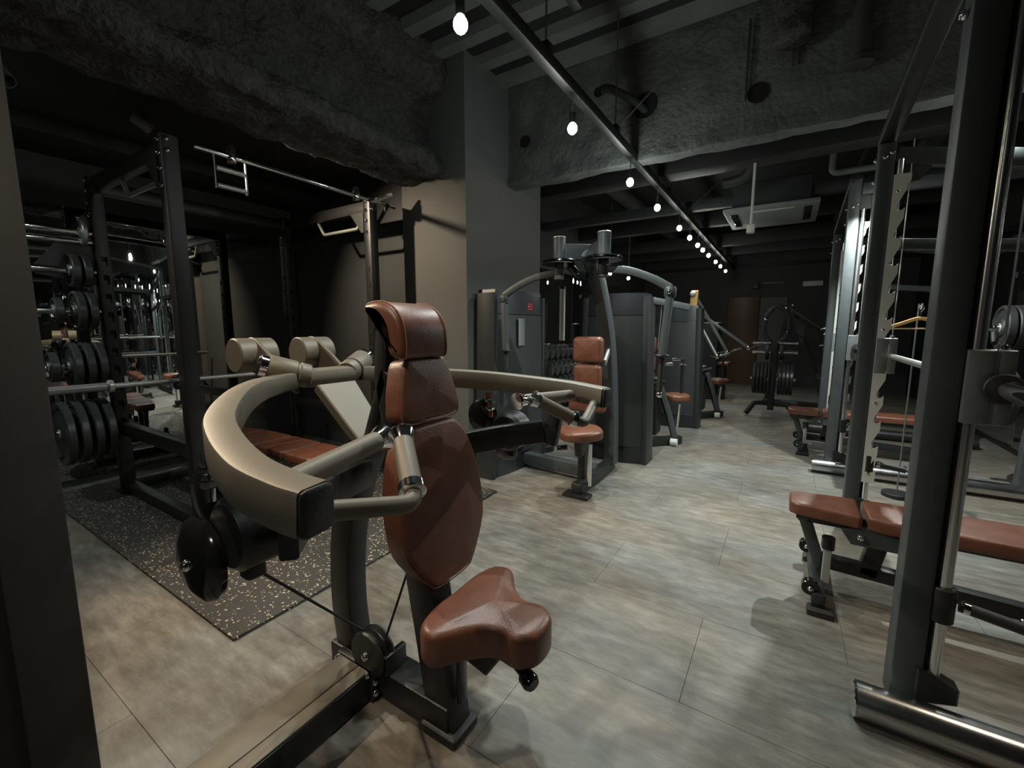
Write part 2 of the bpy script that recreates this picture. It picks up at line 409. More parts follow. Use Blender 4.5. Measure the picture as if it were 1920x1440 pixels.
o = gridded([(-.10 + .10 * math.cos(a * PI / 6), 0 + .10 * math.sin(a * PI / 6) + 3.24, 0) for a in range(12)], (0, 0, 2.93), (0, 0, ZC), 14, .04).done('sprayed_hanger', 'spray', ang=180)
noisy(o, .03, 9, 2.2); setp(o, kind='structure')
setp(B().tube([(.24, 3.30, ZC), (.245, 3.33, 2.75)], .05, 16).cyl((.245, 3.33, 2.74), (.245, 3.33, 2.78), .07).done('drain_pipe', 'walldark'), 'dark vertical pipe dropping in front of the holed beam', 'pipe')
for k, (x, z0) in enumerate(((-.33, 2.72), (-.08, 2.86))):
    setp(B().beam((x, 3.37, z0), (x - .0, 3.37, 3.2), .035, .012, .002).done('beam_bracket', 'ductgrey'), ('flat grey strap on the holed beam left of the small hole', 'flat grey strap on the holed beam below the sprayed lump')[k], 'bracket')
# air conditioning cassette and drop pole
ac = thing('air_conditioner', 'grey ceiling cassette air conditioner with slotted louvre', 'air conditioner', (-.24, 5.9, 2.5))
B().box((-.60, 5.48, 2.54), (.12, 6.32, 2.80), .01).done('housing', 'ductgrey', ac)
B().box((-.68, 5.40, 2.50), (.20, 6.40, 2.54), .012).done('face_panel', 'acgrey', ac)
B().box((-.40, 5.50, 2.49), (-.02, 5.54, 2.50), .002).done('louvre', 'white', ac)
B().box((-.62, 5.55, 2.492), (-.55, 6.2, 2.50), .002).done('louvre', 'gloss', ac)
B().box((.07, 5.55, 2.492), (.14, 6.2, 2.50), .002).done('louvre', 'gloss', ac)
pl = thing('drop_pole', 'thin white drop pole with small box under far ceiling', 'pole', (-.32, 4.35, 2.07))
B().tube([(-.32, 4.35, 2.12), (-.32, 4.35, 2.635)], .011, 10).done('pole', 'white', pl)
B().box((-.35, 4.32, 2.06), (-.29, 4.38, 2.13), .006).done('end_box', 'white', pl)

# ================================================================== LIGHT TRACK
tr = thing('light_track', 'long black ceiling track carrying the row of bulbs', 'light track', (-1.06, 6, 2.5))
B().beam((-1.06, -.6, 2.52), (-1.06, 10.6, 2.52), .05, .06, .004).done('rail', 'rubber', tr)
for y in (1.98, 2.97, 4.5, 6.5, 8.5):
    B().tube([(-1.06, y, 2.55), (-1.06, y, ZC)], .005, 8).done('hanger_rod', 'alu', tr)
    B().box((-1.085, y - .03, 2.545), (-1.035, y + .03, 2.59), .004).done('hanger_clamp', 'black', tr)
B().tube([(-1.06, 2.97, 2.56), (-.55, 3.3, 3.2)], .004, 8).done('brace_wire', 'alu', tr)
B().tube([(-1.06, 2.97, 2.56), (-1.16, 2.4, 2.7)], .004, 8).done('brace_wire', 'alu', tr)
B().tube([(-1.06, 5.4, 2.56), (-.75, 5.6, 2.9)], .004, 8).done('brace_wire', 'alu', tr)
cr = setp(B().beam((-.98, -.6, 2.86), (-1.0, 2.2, 2.86), .05, .05, .004).done('cable_tray', 'ductgrey'), 'grey cable tray above the near end of the light track', 'cable tray')
def bulb_lamp(label, x, y, z, ztop, energy, color, warm=False, group=None, cone=134, glow=0., blend=1.0):
    t = thing('bulb_lamp', label, 'lamp', (x, y, z), group)
    B().tube([(x, y, z + .075), (x, y, ztop)], .004, 8).done('cord', 'alu', t)
    B().cyl((x, y, z + .025), (x, y, z + .08), .017, 12).done('socket', 'black', t)
    B().sphere((x, y, z), .026, 14, (1, 1, 1.15)).done('bulb', 'bulbwarm' if warm else 'bulb', t)
    spot('bulb_light', (x, y, z - .035), energy, color, cone, blend, (x, y, 0), .018, t)
    if glow:
        d = bpy.data.lights.new('bulb_glow', 'POINT'); d.energy = glow; d.color = color; d.shadow_soft_size = .03
        g = bpy.data.objects.new('bulb_glow', d); COL.objects.link(g); g.parent = t; g.location = (0, 0, -.04)
    return t
RY = [1.32, 2.27, 3.29, 4.09, 5.03, 5.62, 6.17, 6.58, 7.1, 7.85, 8.45, 9.2]
for i, y in enumerate(RY):
    e = (42, 66, 62, 30, 24)[i] if i < 5 else 16
    bulb_lamp('lit bare bulb on the black ceiling track, %s from the near end' % ORD[i], -1.05, y, 2.315, 2.5, e, WARM if i == 6 else COOL, i == 6, 'bulbs on the ceiling track', glow=4.2 if i < 3 else .8)
bulb_lamp('lit bare bulb above the nearest rack at the right edge', .9, 3.37, 2.32, ZC, 22, COOL, cone=95)
bulb_lamp('lit bare bulb above the farther rack on the right', .565, 4.22, 2.25, ZC, 165, COOL, cone=160, blend=.4)
bulb_lamp('lit bare bulb above the bench of the nearest right rack', 1.15, 2.0, 2.32, ZC, 30, WARM, True, cone=86)
bulb_lamp('lit bare bulb over the entrance, behind the near wall corner', -.5, -1.5, 2.40, ZC, 46, COOL, cone=150)
bulb_lamp('lit bare bulb on the ceiling track before the first in view', -1.05, .15, 2.315, 2.5, 40, WARM, True, cone=120)
bulb_lamp('added unseen bulb behind the near wall, lighting the power rack plates', -3.75, .10, 2.42, ZC, 32, COOL, cone=150)  # extra bulb hidden from view, added to brighten the plate rims
bulb_lamp('warm hanging bulb behind the pec fly machine', -2.40, 6.68, 2.10, ZC, 26, WARM, True, cone=150)
bulb_lamp('white hanging bulb deeper behind the pec fly machine', -2.36, 7.48, 2.10, ZC, 16, COOL, cone=150)
# warm spotlights hung from the soffit, aimed at the machines
def spot_lamp(label, p, tgt, energy, cone):
    p, tgt = V(p), V(tgt); d = (tgt - p).normalized()
    t = thing('spotlight', label, 'lamp', p)
    B().tube([p - d * .03, p - d * .03 + V((0, 0, .02)), (p.x - d.x * .03, p.y - d.y * .03, 2.64)], .008, 8).done('stem', 'black', t)
    B().lathe([(.02, -.10), (.034, -.09), (.036, .0), (.033, .0), (.031, -.06)], p, d, 18).done('housing', 'wall', t)
    B().lathe([(.0, -.066), (.029, -.066), (.029, -.062), (.0, -.060)], p, d, 16).done('lens', 'bulbwarm', t)
    spot('spot_beam', p + d * .004, energy, WARM, cone, .8, tgt, .03, t)
spot_lamp('warm spotlight under the soffit beside the power rack post', (-3.5, 1.24, 2.50), (-2.75, 2.75, 1.25), 125, 86)
spot_lamp('warm spotlight under the soffit at the left edge', (-3.12, .57, 2.38), (-1.3, 1.0, .4), 130, 88)

# ================================================================== SHOULDER PRESS MACHINE (front)
YC = .92
sp = thing('shoulder_press_machine', 'bronze shoulder press machine with brown leather seat and curved arms, in the foreground', 'gym machine', (-1.05, YC, 0))
B().beam((-.78, YC, .065), (-1.34, YC, .065), .10, .09, .006).done('base_crossbar', 'black', sp)
seatpost = B().sweep([(-.815, YC, .03), (-.86, YC, .30), (-.90, YC, .52)], .085, .105, .006, up=(1, 0, 0)).done('seat_post', 'black', sp)
B().beam((-.815, YC, .0), (-.815, YC, .035), .12, .14, .01, up=(1, 0, 0)).done('post_foot', 'rubber', sp)
B().box((-.768, YC - .02, .12), (-.755, YC + .02, .28), .003).done('post_slot', 'gloss', sp)
B().sweep([(-.92, YC, .50), (-1.0, YC, .85), (-1.045, YC, 1.10), (-1.03, YC, 1.24)], .06, .05, .006, up=(1, 0, 0)).done('back_upright', 'black', sp)
B().sweep(catmull([(-1.25, YC, .03), (-1.285, YC, .25), (-1.275, YC, .48), (-1.22, YC, .70), (-1.13, YC, .90)], 8), .085, .10, .01, up=(1, 0, 0)).done('curved_post', 'black', sp)
# long base rail running toward the viewer's left, with its lid and end plate
B().beam((-1.175, -.9, .055), (-1.175, YC - .06, .055), .15, .10, .004).done('base_rail', 'black', sp)
B().beam((-1.200, -.9, .109), (-1.200, YC - .075, .109), .094, .008, .002).beam((-1.126, -.9, .109), (-1.126, YC - .075, .109), .047, .008, .002).done('rail_cover', 'bronze', sp)
B().box((-1.265, YC - .075, .0), (-1.085, YC - .05, .12), .003).done('end_plate', 'black', sp)
bolts(sp, [((-1.255, YC - .077, .10), (0, -1, .3)), ((-1.105, YC - .077, .10), (0, -1, .3)), ((-1.09, YC - .06, .07), (1, 0, 0)), ((-1.09, YC - .06, .03), (1, 0, 0))], 1.2)
# floor pulley with cable
pu = B().lathe([(.02, -.03), (.075, -.03), (.078, -.022), (.066, -.012), (.066, -.006), (.078, 0), (.066, .006), (.066, .012), (.078, .022), (.075, .03), (.02, .03)], (-1.11, YC - .045, .165), (0, -1, 0), 30).done('pulley', 'black', sp)
bolts(sp, [((-1.11, YC - .075, .165), (0, -1, 0))], 1.3)
B().box((-1.05, YC - .06, .11), (-1.03, YC + .03, .18), .003).done('pulley_bracket', 'black', sp)
B().tube([(-1.16, YC - .045, .22), (-1.02, .47, .70)], .004, 8).done('cable', 'rubber', sp)
B().tube([(-1.06, YC - .045, .20), (-.96, YC, .52)], .004, 8).done('cable', 'rubber', sp)
# seat
zs = .44
sc = [(-.80, 0), (-.80, .10), (-.775, .175), (-.715, .19), (-.655, .118), (-.60, .078), (-.535, .080), (-.495, .05), (-.485, 0)]
so = sc + [(x, -y) for x, y in sc[-2:0:-1]]
out = [(p.x, p.y) for p in catmull([(x, y, 0) for x, y in so], 5, True)]
seat = B().cushion(out, (0, YC + .02, zs - .075), (1, 0, 0), (0, 1, 0), .10, .024, .012).done('seat', 'leather', sp)
B().tube([(x, YC + .02 + y, zs + .004) for x, y in inset(out, .004)] , .0022, 6).done('stitching', 'seam', seat)
B().prism([(-.80, -.02), (-.74, -.10), (-.66, -.12), (-.60, -.03), (-.56, 0), (-.78, 0)], (0, YC + .05, zs - .06), (1, 0, 0), (0, 0, 1), .07, .006).done('seat_bracket', 'black', sp)
B().tube([(-.60, YC - .0, zs - .085), (-.52, YC - .03, zs - .10)], .014, 10).lathe([(.014, 0), (.022, .01), (.024, .035), (.018, .045)], (-.53, YC - .027, zs - .098), (.08, -.03, -.015), 14).done('seat_knob', 'gloss', sp)
# three back cushions facing +X
def yz(poly): return poly
low = [(p.x, p.y) for p in catmull([(-.06, .478, 0), (.06, .478, 0), (.105, .502, 0), (.172, .60, 0), (.186, .69, 0), (.176, .79, 0), (.146, .885, 0), (.10, .945, 0), (.06, .957, 0), (-.06, .957, 0), (-.10, .945, 0), (-.146, .885, 0), (-.176, .79, 0), (-.186, .69, 0), (-.172, .60, 0), (-.105, .502, 0)], 4, True)]
n = B().cushion(low, (-.821, YC + .045, 0), (0, 1, 0), (-.145, 0, 1), .078, .015, .008)
bk = n.done('back_cushion', 'leather', sp)
mid = [(p.x, p.y) for p in catmull([(-.115, .975, 0), (0, .968, 0), (.115, .975, 0), (.122, 1.03, 0), (.105, 1.10, 0), (.085, 1.145, 0), (.05, 1.152, 0), (-.05, 1.152, 0), (-.085, 1.145, 0), (-.105, 1.10, 0), (-.122, 1.03, 0)], 4, True)]
B().cushion(mid, (-.821, YC + .045, 0), (0, 1, 0), (-.145, 0, 1), .075, .015, .006).done('lumbar_cushion', 'leather', sp)
for nm, pl in (('low', low), ('mid', mid)):
    q = inset(pl, .003)
    B().tube([V((-.821, YC + .045, 0)) + V((0, a, 0)) + V((-.145, 0, 1)) * b + V((.066, 0, 0)) for a, b in q + q[:1]], .002, 6).done('stitching', 'seam', bk)
hp = catmull([(-.935, 1.165, 0), (-.905, 1.165, 0), (-.897, 1.20, 0), (-.905, 1.26, 0), (-.935, 1.302, 0), (-.985, 1.325, 0), (-1.045, 1.322, 0), (-1.062, 1.305, 0), (-1.045, 1.288, 0), (-1.005, 1.282, 0), (-.975, 1.25, 0), (-.965, 1.20, 0), (-.955, 1.172, 0)], 4, True)
hp = [(p.x, p.y) for p in hp]
w2 = .102
b = B(); L = []
for k in range(6):
    a = PI / 2 * k / 5; L.append((inset(hp, .022 * (1 - math.sin(a))), -w2 + .022 * (1 - math.cos(a))))
L += [(h, -d) for h, d in L[::-1]]
b.rings([[V((p[0], YC + .03 + d, p[1])) for p in pl] for pl, d in L])
hd = b.done('headrest', 'leather', sp)
for s in (-1, 1):
    B().tube([V((p[0], YC + .03 + s * (w2 - .018), p[1])) for p in inset(hp, -.001)[4:36]], .0022, 6).done('stitching', 'seam', hd)
# hub yoke
B().beam((-1.335, YC - .10, 1.085), (-1.335, YC + .10, 1.085), .07, .06, .02).done('hub_bar', 'bronze', sp)
B().prism([(-.055, 0), (.055, 0), (.075, .27), (-.075, .27)], (-1.12, YC, .855), (0, 1, 0), V((-.215, 0, .205)).normalized(), .035, .004).done('yoke_plate', 'bronze', sp)
B().beam((-1.12, YC, .88), (-1.02, YC, 1.12), .06, .04, .006, up=(1, 0, 0)).done('brace', 'black', sp)
for s in (-1, 1):
    Y = lambda d: YC + s * d
    ax = V((-.35, s * .8, .28)).normalized(); h0 = V((-1.335, Y(.075), 1.09))
    B().lathe([(.038, 0), (.040, .004), (.040, .03), (.036, .034), (.036, .04), (.041, .044), (.041, .12), (.038, .124)], h0, ax, 22).done('hub_sleeve', 'bronze', sp)
    B().lathe([(.030, 0), (.034, .004), (.036, .024), (.028, .032)], h0 + ax * .122, ax, 20).done('hub_cap', 'chrome', sp)
    path = catmull([(-1.335, Y(.13), 1.066), (-1.325, Y(.20), 1.058), (-1.29, Y(.275), 1.05), (-1.19, Y(.37), 1.038), (-1.0, Y(.492), 1.022), (-.85, Y(.552), 1.008), (-.70, Y(.588), .995), (-.60, Y(.588), .985), (-.545, Y(.58), .98)], 7)
    arm = B().sweep([p + V((0, 0, .017)) for p in path], .058, .072, .008, wf=lambda t: .72 + .28 * min(1, t * 2.2)).done('press_arm', 'bronze', sp)
    e = V((-.545, Y(.58), .997)); d = V((.99, -s * .12, -.05)).normalized()
    B().beam(e, e + d * .012, .056, .070, .010).done('end_cap', 'rubber', arm)
    # L handle: inward tube then grip
    tb = fillet([(-.575, Y(.55), .975), (-.545, Y(.385), .935), (-.66, Y(.30), 1.01)], .03)
    B().tube(tb, .0165, 14).done('handle_tube', 'bronze', sp)
    g0, g1 = V((-.567, Y(.369), .9495)), V((-.672, Y(.291), 1.018)); gd = (g1 - g0).normalized()
    gr = B().cyl(g0 + gd * .012, g1, .0215, 18).done('grip', 'bronze', sp)
    B().lathe([(.022, 0), (.026, .003), (.026, .02), (.022, .024)], g0 - gd * .006, gd, 18).done('grip_collar', 'chrome', gr)
    B().lathe([(.022, 0), (.024, .01), (.029, .024), (.026, .03)], g1 - gd * .012, gd, 18).done('grip_collar', 'chrome', gr)
    # inner neutral grip
    q0, q1 = V((-.665, Y(.545), 1.0)), V((-.735, Y(.30), 1.008)); qd = (q1 - q0).normalized()
    g2 = B().cyl(q0, q1, .0215, 18).done('grip', 'bronze', sp)
    B().lathe([(.022, 0), (.024, .012), (.030, .03), (.027, .038)], q1 - qd * .014, qd, 18).done('grip_collar', 'chrome', g2)
    # lower lever behind the cushions
    lp = catmull([(-1.08, Y(.06), .80), (-.98, Y(.24), .83), (-.86, Y(.40), .85), (-.76, Y(.50), .86)], 6)
    B().sweep(lp, .035, .085, .006).done('lower_lever', 'black', sp)
    B().beam((-.735, Y(.51), .81 if s > 0 else .90), (-.71, Y(.52), .965), .04, .06, .008, up=(1, 0, 0)).done('lever_bracket', 'black', sp)
    # counterweight drum on a curved fin behind the hub
    f0 = V((-1.60, Y(.115), 1.155))
    B().cyl(f0 + V((0, -.065, 0)), f0 + V((0, .065, 0)), .06, 30, .004).done('counterweight', 'bronze', sp)
    fin = [(-.055, .02), (-.03, .058), (0, .0625), (.03, .056), (.12, .0), (.20, -.055), (.26, -.09), (.26, -.12), (.12, -.085), (0, -.0625), (-.04, -.05)]
    B().prism(fin, f0 + V((0, .006, 0)), (1, 0, 0), (0, 0, 1), .012, .002).done('counterweight_fin', 'bronze', sp)
    # cable cam hanging under the arm
    c = V((-.95, Y(.50), .855))
    B().cyl(c + V((.05, -.045 , -.01)), c + V((.05, .045, -.01)), .076, 28, .012).done('cam_drum', 'black', sp)
    B().lathe([(.01, 0), (.055, .002), (.082, .012), (.090, .024), (.086, .036), (.05, .042)], c + V((-.03, -s * -.06 if s > 0 else -.085, -.075)), (0, 1, 0), 32).done('cam_disc', 'gloss', sp)
    B().lathe([(.01, 0), (.05, .002), (.068, .012), (.072, .024), (.066, .036), (.04, .042)], c + V((-.085, -.03, .035)), (0, 1, 0), 32).done('cam_disc', 'gloss', sp)
    bolts(sp, [(c + V((-.03, -.084 * 1, -.075)), (0, -1, 0))], 1.1)
    B().tube([c + V((-.03, -.03, .04)), c + V((-.04, -.03, .14))], .011, 12).done('cam_rod', 'copper' if s > 0 else 'chrome', sp)
    B().lathe([(.016, 0), (.019, .003), (.019, .015), (.016, .018)], c + V((-.032, -.03, .07)), (0, 0, 1), 6).lathe([(.016, 0), (.019, .003), (.019, .012), (.016, .015)], c + V((-.032, -.03, .10)), (0, 0, 1), 6).done('cam_nut', 'chrome', sp)
    B().box(c + V((.03, -.02, -.115)), c + V((.07, .02, -.075)), .008).done('cam_bracket', 'black', sp)
bolts(sp, [((-1.0, YC - .05, .90), (0, -1, 0)), ((-.99, YC - .05, .93), (0, -1, 0))], 1.4)

# ================================================================== POWER RACK (left)
pr = thing('power_rack', 'dark four-post power rack with chrome pull-up bar on the speckled mat', 'power rack', (-3.55, 1.8, .015))
PX, QX, PA, PB = -2.96, -4.2, 1.12, 2.50
def notch_plate(n, pitch, w, hook):
    """saw-tooth J-cup plate outline in (u, v), u = outward"""
    p = [(-w, 0), (0, 0)]
    for i in range(n):
        z = i * pitch + .05
        p += [(0, z), (0, z + .03), (-.012, z + .018), (-.028, z + .015), (-.034, z + .028), (-.034, z + .05), (0, z + pitch * .82)]
    H = n * pitch + .05
    p += [(0, H), (hook * .5, H + .02), (hook * .5, H + .06), (-w, H + .06)]
    return p
PLATE = notch_plate(11, .155, .062, .03)
ft = .015
for k, (x, y) in enumerate(((PX, PA), (PX, PB), (QX, PA), (QX, PB))):
    b = B().beam((x, y, ft), (x, y, 2.30), .08, .08, .006, up=(1, 0, 0)); b.done('post', 'rackbrown', pr)
    s = -1 if x == PX else 1
    # slotted strip on the inner face
    b = B()
    for i in range(10):
        z = .55 + i * .13
        b.box((x + s * .041, y - .012, z), (x + s * .0435, y + .02, z + .035), .001).box((x + s * .041, y + .008, z - .03), (x + s * .0435, y + .02, z + .02), .001)
        b.box((x - .012, y + (.041 if y == PA else -.041), z), (x + .02, y + (.0435 if y == PA else -.0435), z + .035), .001)
    b.done('slot_strip', 'darkvoid', pr)
    B().box((x - .075, y - .06, ft), (x + .075, y + .06, ft + .014), .003).done('foot_plate', 'rackbrown', pr)
for y in (PA, PB):
    B().beam((PX, y, 2.235), (QX, y, 2.235), .06, .09, .005).done('top_side_beam', 'rackbrown' if y == PA else 'rackbrown', pr)
    B().beam((PX, y, .51), (QX, y, .51), .06, .09, .005).done('low_side_beam', 'rackbrown', pr)
    B().beam((PX, y, .06), (QX, y, .06), .07, .07, .005).done('floor_beam', 'rackbrown', pr)
    yi = y + (.0 if y == PA else 0)
    B().tube(fillet([(PX - .10, yi, 2.19), (PX - .16, yi, 2.08), (PX - .62, yi, 2.08), (PX - .70, yi, 2.19)], .02), .014, 12).done('side_handle', 'steel', pr)
    for x in (PX, QX):
        s = -1 if x == PX else 1
        B().prism([(0, 0), (.16, 0), (.03, -.16), (0, -.16)], (x + s * .035, y - .045, 2.19), (s, 0, 0), (0, 0, 1), .006).done('gusset', 'rackbrown', pr)
        bolts(pr, [((x + .041, y - .02, z), (1, 0, 0)) for z in (2.27, 2.21)] + [((x, y - .041, z), (0, -1, 0)) for z in (2.27, 2.20, 2.12, 2.03)], 1.3)
B().beam((QX, PA, 2.235), (QX, PB, 2.235), .06, .09, .005).done('top_rear_beam', 'rackbrown', pr)
B().beam((QX, PA, .06), (QX, PB, .06), .07, .07, .005).done('floor_beam', 'rackbrown', pr)
bar = B().tube([(PX + .02, PA + .12, 2.285), (PX + .02, 3.0 - .25, 2.285)], .016, 14).done('pull_up_bar', 'chrome', pr)
for y in (PA + .32, PB - .15):
    B().lathe([(.024, 0), (.028, .008), (.028, .085), (.02, .1)], (PX + .02, y, 2.25), (0, 0, 1), 16).done('bar_knob', 'chrome', pr)
for z in (2.20, 2.10):
    B().tube([(PX + .02, 1.35, z), (PX + .02, 1.51, z)], .015, 12).done('ring_grip', 'steel', pr)
for y in (1.34, 1.52):
    B().box((PX + .012, y - .004, 2.08), (PX + .028, y + .004, 2.28), .002).done('grip_strap', 'alu', pr)
for s, y in ((1, PB),):
    B().tube([(PX + .02, y, 2.27), (PX + .16, y + s * .10, 2.33)], .018, 12).done('horn_grip', 'steel', pr)
    B().beam((PX + .02, y + s * .05, 2.10), (PX + .12, y + s * .09, 2.26), .012, .03, .003).done('horn_strut', 'rackbrown', pr)
# plate sleeves on the rear left post
for z in (1.91, 1.645, 1.37, .985):
    B().tube([(QX, PA - .04, z), (QX, .70, z)], .025, 16).done('plate_sleeve', 'chrome', pr)
B().tube([(QX, PA - .04, 1.85), (QX, .72, 1.84)], .022, 16).done('plate_sleeve', 'chrome', pr)
B().tube([(QX, PA - .04, .52), (QX, .70, .52)], .025, 16).done('plate_sleeve', 'chrome', pr)
B().prism([(0, 0), (.30, .06), (.30, .12), (.02, .5), (0, .5)], (QX - .004, PA - .04, 1.55), (0, -1, 0), (0, 0, 1), .008).done('sleeve_bracket', 'rackbrown', pr)
def plate(label, group, o, axis, r, t, m='plate', ri=.027):
    me_key = (round(r, 3), round(t, 3), m)
    if me_key not in plate.cache:
        plate.cache[me_key] = (mesh_of(B().ringdisc((0, 0, -t / 2), (0, 0, 1), r, ri, t), 'plate_body', m), mesh_of(B().lathe([(.027, 0), (.036, 0), (.036, t + .006), (.027, t + .006)], (0, 0, -t / 2 - .003), (0, 0, 1), 20), 'plate_hub', 'steel'))
    a, bm = plate.cache[me_key]
    q = thing('weight_plate', label, 'weight plate', o, group)
    q.rotation_euler = V(axis).to_track_quat('Z', 'Y').to_euler()
    for nm, me in (('plate_body', a), ('plate_hub', bm)):
        c = bpy.data.objects.new(nm, me); COL.objects.link(c); c.parent = q
    return q
plate.cache = {}
rows = (('second highest', 1.645, .115, (1.02, .96)), ('third highest', 1.37, .135, (1.02, .96, .86)), ('fourth highest', .985, .165, (1.03, .965, .90, .80)), ('lowest', .52, .225, (1.02, .95, .88, .81)))
for nm, z, r, ys in rows:
    for i, y in enumerate(ys):
        last = i == len(ys) - 1 and len(ys) > 2 and nm != 'lowest'
        plate('grey weight plate on the %s sleeve of the power rack, %s from the post' % (nm, ORD[i]), 'plates on the power rack', (QX, y, z), (0, 1, 0), r * (.62 if last else 1), .045)
plate('chrome-rimmed small plate on the top sleeve of the power rack', 'plates on the power rack', (QX, 1.03, 1.91), (0, 1, 0), .09, .03, 'steel')
# barbell across the rack
bb = thing('barbell', 'long steel barbell lying across the power rack', 'barbell', (-3.1, 1.7, .935))
B().tube([(-3.1, .80, .935), (-3.1, 2.62, .935)], .014, 12).done('shaft', 'steel', bb)
for y0, y1 in ((.45, .80), (2.62, 2.8)):
    B().tube([(-3.1, y0, .935), (-3.1, y1, .935)], .022, 14).done('sleeve', 'alu', bb)
for y in (.80, 2.60):
    B().cyl((-3.1, y - .012, .935), (-3.1, y + .012, .935), .034).done('collar', 'steel', bb)
for y in (PA, PB):
    B().prism([(0, 0), (.10, 0), (.13, .03), (.13, .07), (.118, .07), (.115, .035), (.0, .03)], (PX - .04, y - .03, .885), (-1, 0, 0), (0, 0, 1), .06, .003).done('bar_hook', 'rackbrown', pr)
# speckled mat
def rubber_mat(name, label, a, b_, h=.015):
    o = B().box((a[0], a[1], 0), (b_[0], b_[1], h), .003).done(name, 'mat'); setp(o, label, 'mat'); return o
rubber_mat('rubber_mat', 'black rubber floor mat with golden specks under the power rack', (-4.55, .74), (-1.79, 2.62))

# ================================================================== BENCHES
def bench(label, loc, segs, wid=.27, group=None):
    """flat bench along +X from loc; segs = list of (x0,x1)"""
    t = thing('weight_bench', label, 'bench', loc, group); x, y, z0 = loc; zt = .43
    for i, (a, c) in enumerate(segs):
        w = wid if i else wid * .96
        if i == 0: ol = [(a + .03, -w * .36), (c, -w / 2), (c, w / 2), (a + .03, w * .36), (a, w * .26), (a, -w * .26)]
        else: ol = [(a, -w / 2), (c - .02, -w / 2), (c, -w * .42), (c, w * .42), (c - .02, w / 2), (a, w / 2)]
        p = []
        for k in range(len(ol)):
            q0, q1 = V(ol[k]), V(ol[(k + 1) % len(ol)])
            p += [q0.lerp(q1, .06), q0.lerp(q1, .94)]
        pad = B().cushion([(q.x, q.y) for q in p], (x, y, zt - .06 + z0), (1, 0, 0), (0, 1, 0), .06, .016, .004).done('seat_pad' if i == 0 else 'back_pad', 'leather', t)
        B().box((x + a + .03, y - .09, zt - .075 + z0), (x + c - .03, y + .09, zt - .06 + z0), .002).done('pad_board', 'black', pad)
    L = segs[-1][1]
    B().beam((x + .04, y, .345 + z0), (x + L - .08, y, .345 + z0), .05, .05, .006).done('pad_rail', 'grey', t)
    B().beam((x + .14, y, .14 + z0), (x + L - .05, y, .10 + z0), .06, .06, .006).done('spine', 'black', t)
    B().beam((x + .32, y, .12 + z0), (x + .36, y, .34 + z0), .06, .07, .006, up=(1, 0, 0)).done('upright', 'black', t)
    B().beam((x + .07, y, .33 + z0), (x + .14, y, .12 + z0), .05, .05, .006, up=(1, 0, 0)).done('front_strut', 'grey', t)
    B().beam((x + .13, y - .26, .06 + z0), (x + .13, y + .26, .06 + z0), .05, .06, .006).done('front_foot', 'black', t)
    for s in (-1, 1):
        B().box((x + .09, y + s * .26 - .03, z0), (x + .19, y + s * .26 + .03, .03 + z0), .006).done('foot_pad', 'rubber', t)
        B().cyl((x + .10, y + s * .22 - .02, .10 + z0), (x + .10, y + s * .22 + .02, .10 + z0), .035).done('wheel', 'gloss', t)
        bolts(t, [((x + .10, y + s * .22 - .021, .10 + z0), (0, -1, 0))], 1.2)
    B().beam((x + .16, y - .10, .08 + z0), (x + .16, y - .10, .26 + z0), .035, .03, .004, up=(1, 0, 0)).done('pull_handle', 'steel', t)
    B().box((x + .135, y - .125, .24 + z0), (x + .185, y - .075, .30 + z0), .01).done('handle_cap', 'gloss', t)
    B().beam((x + L - .08, y - .28, .05 + z0), (x + L - .08, y + .28, .05 + z0), .06, .06, .006).done('rear_foot', 'black', t)
    B().beam((x + L - .20, y, .34 + z0), (x + L - .10, y, .10 + z0), .05, .05, .006, up=(1, 0, 0)).done('rear_strut', 'black', t)
    B().prism([(0, 0), (.22, .0), (.26, .05), (.05, .09), (-.04, .06)], (x + .24, y - .10, .29 + z0), (1, 0, 0), (0, 0, 1), .012, .002).done('hinge_plate', 'grey', t)
    bolts(t, [((x + .27, y - .114, .33 + z0), (0, -1, 0)), ((x + .42, y - .114, .325 + z0), (0, -1, 0))], 1.4)
    return t
bench('brown leather bench inside the nearest rack on the right', (.07, 2.46, 0), ((0, .27), (.29, 1.25)))
bench('brown leather bench inside the farther rack on the right', (.07, 5.31, 0), ((0, .27), (.29, 1.25)))
bench('brown three-pad leather bench on the speckled mat inside the power rack', (-3.72, 1.66, .015), ((0, .25), (.262, .62), (.632, .98), (.99, 1.28)), .30)

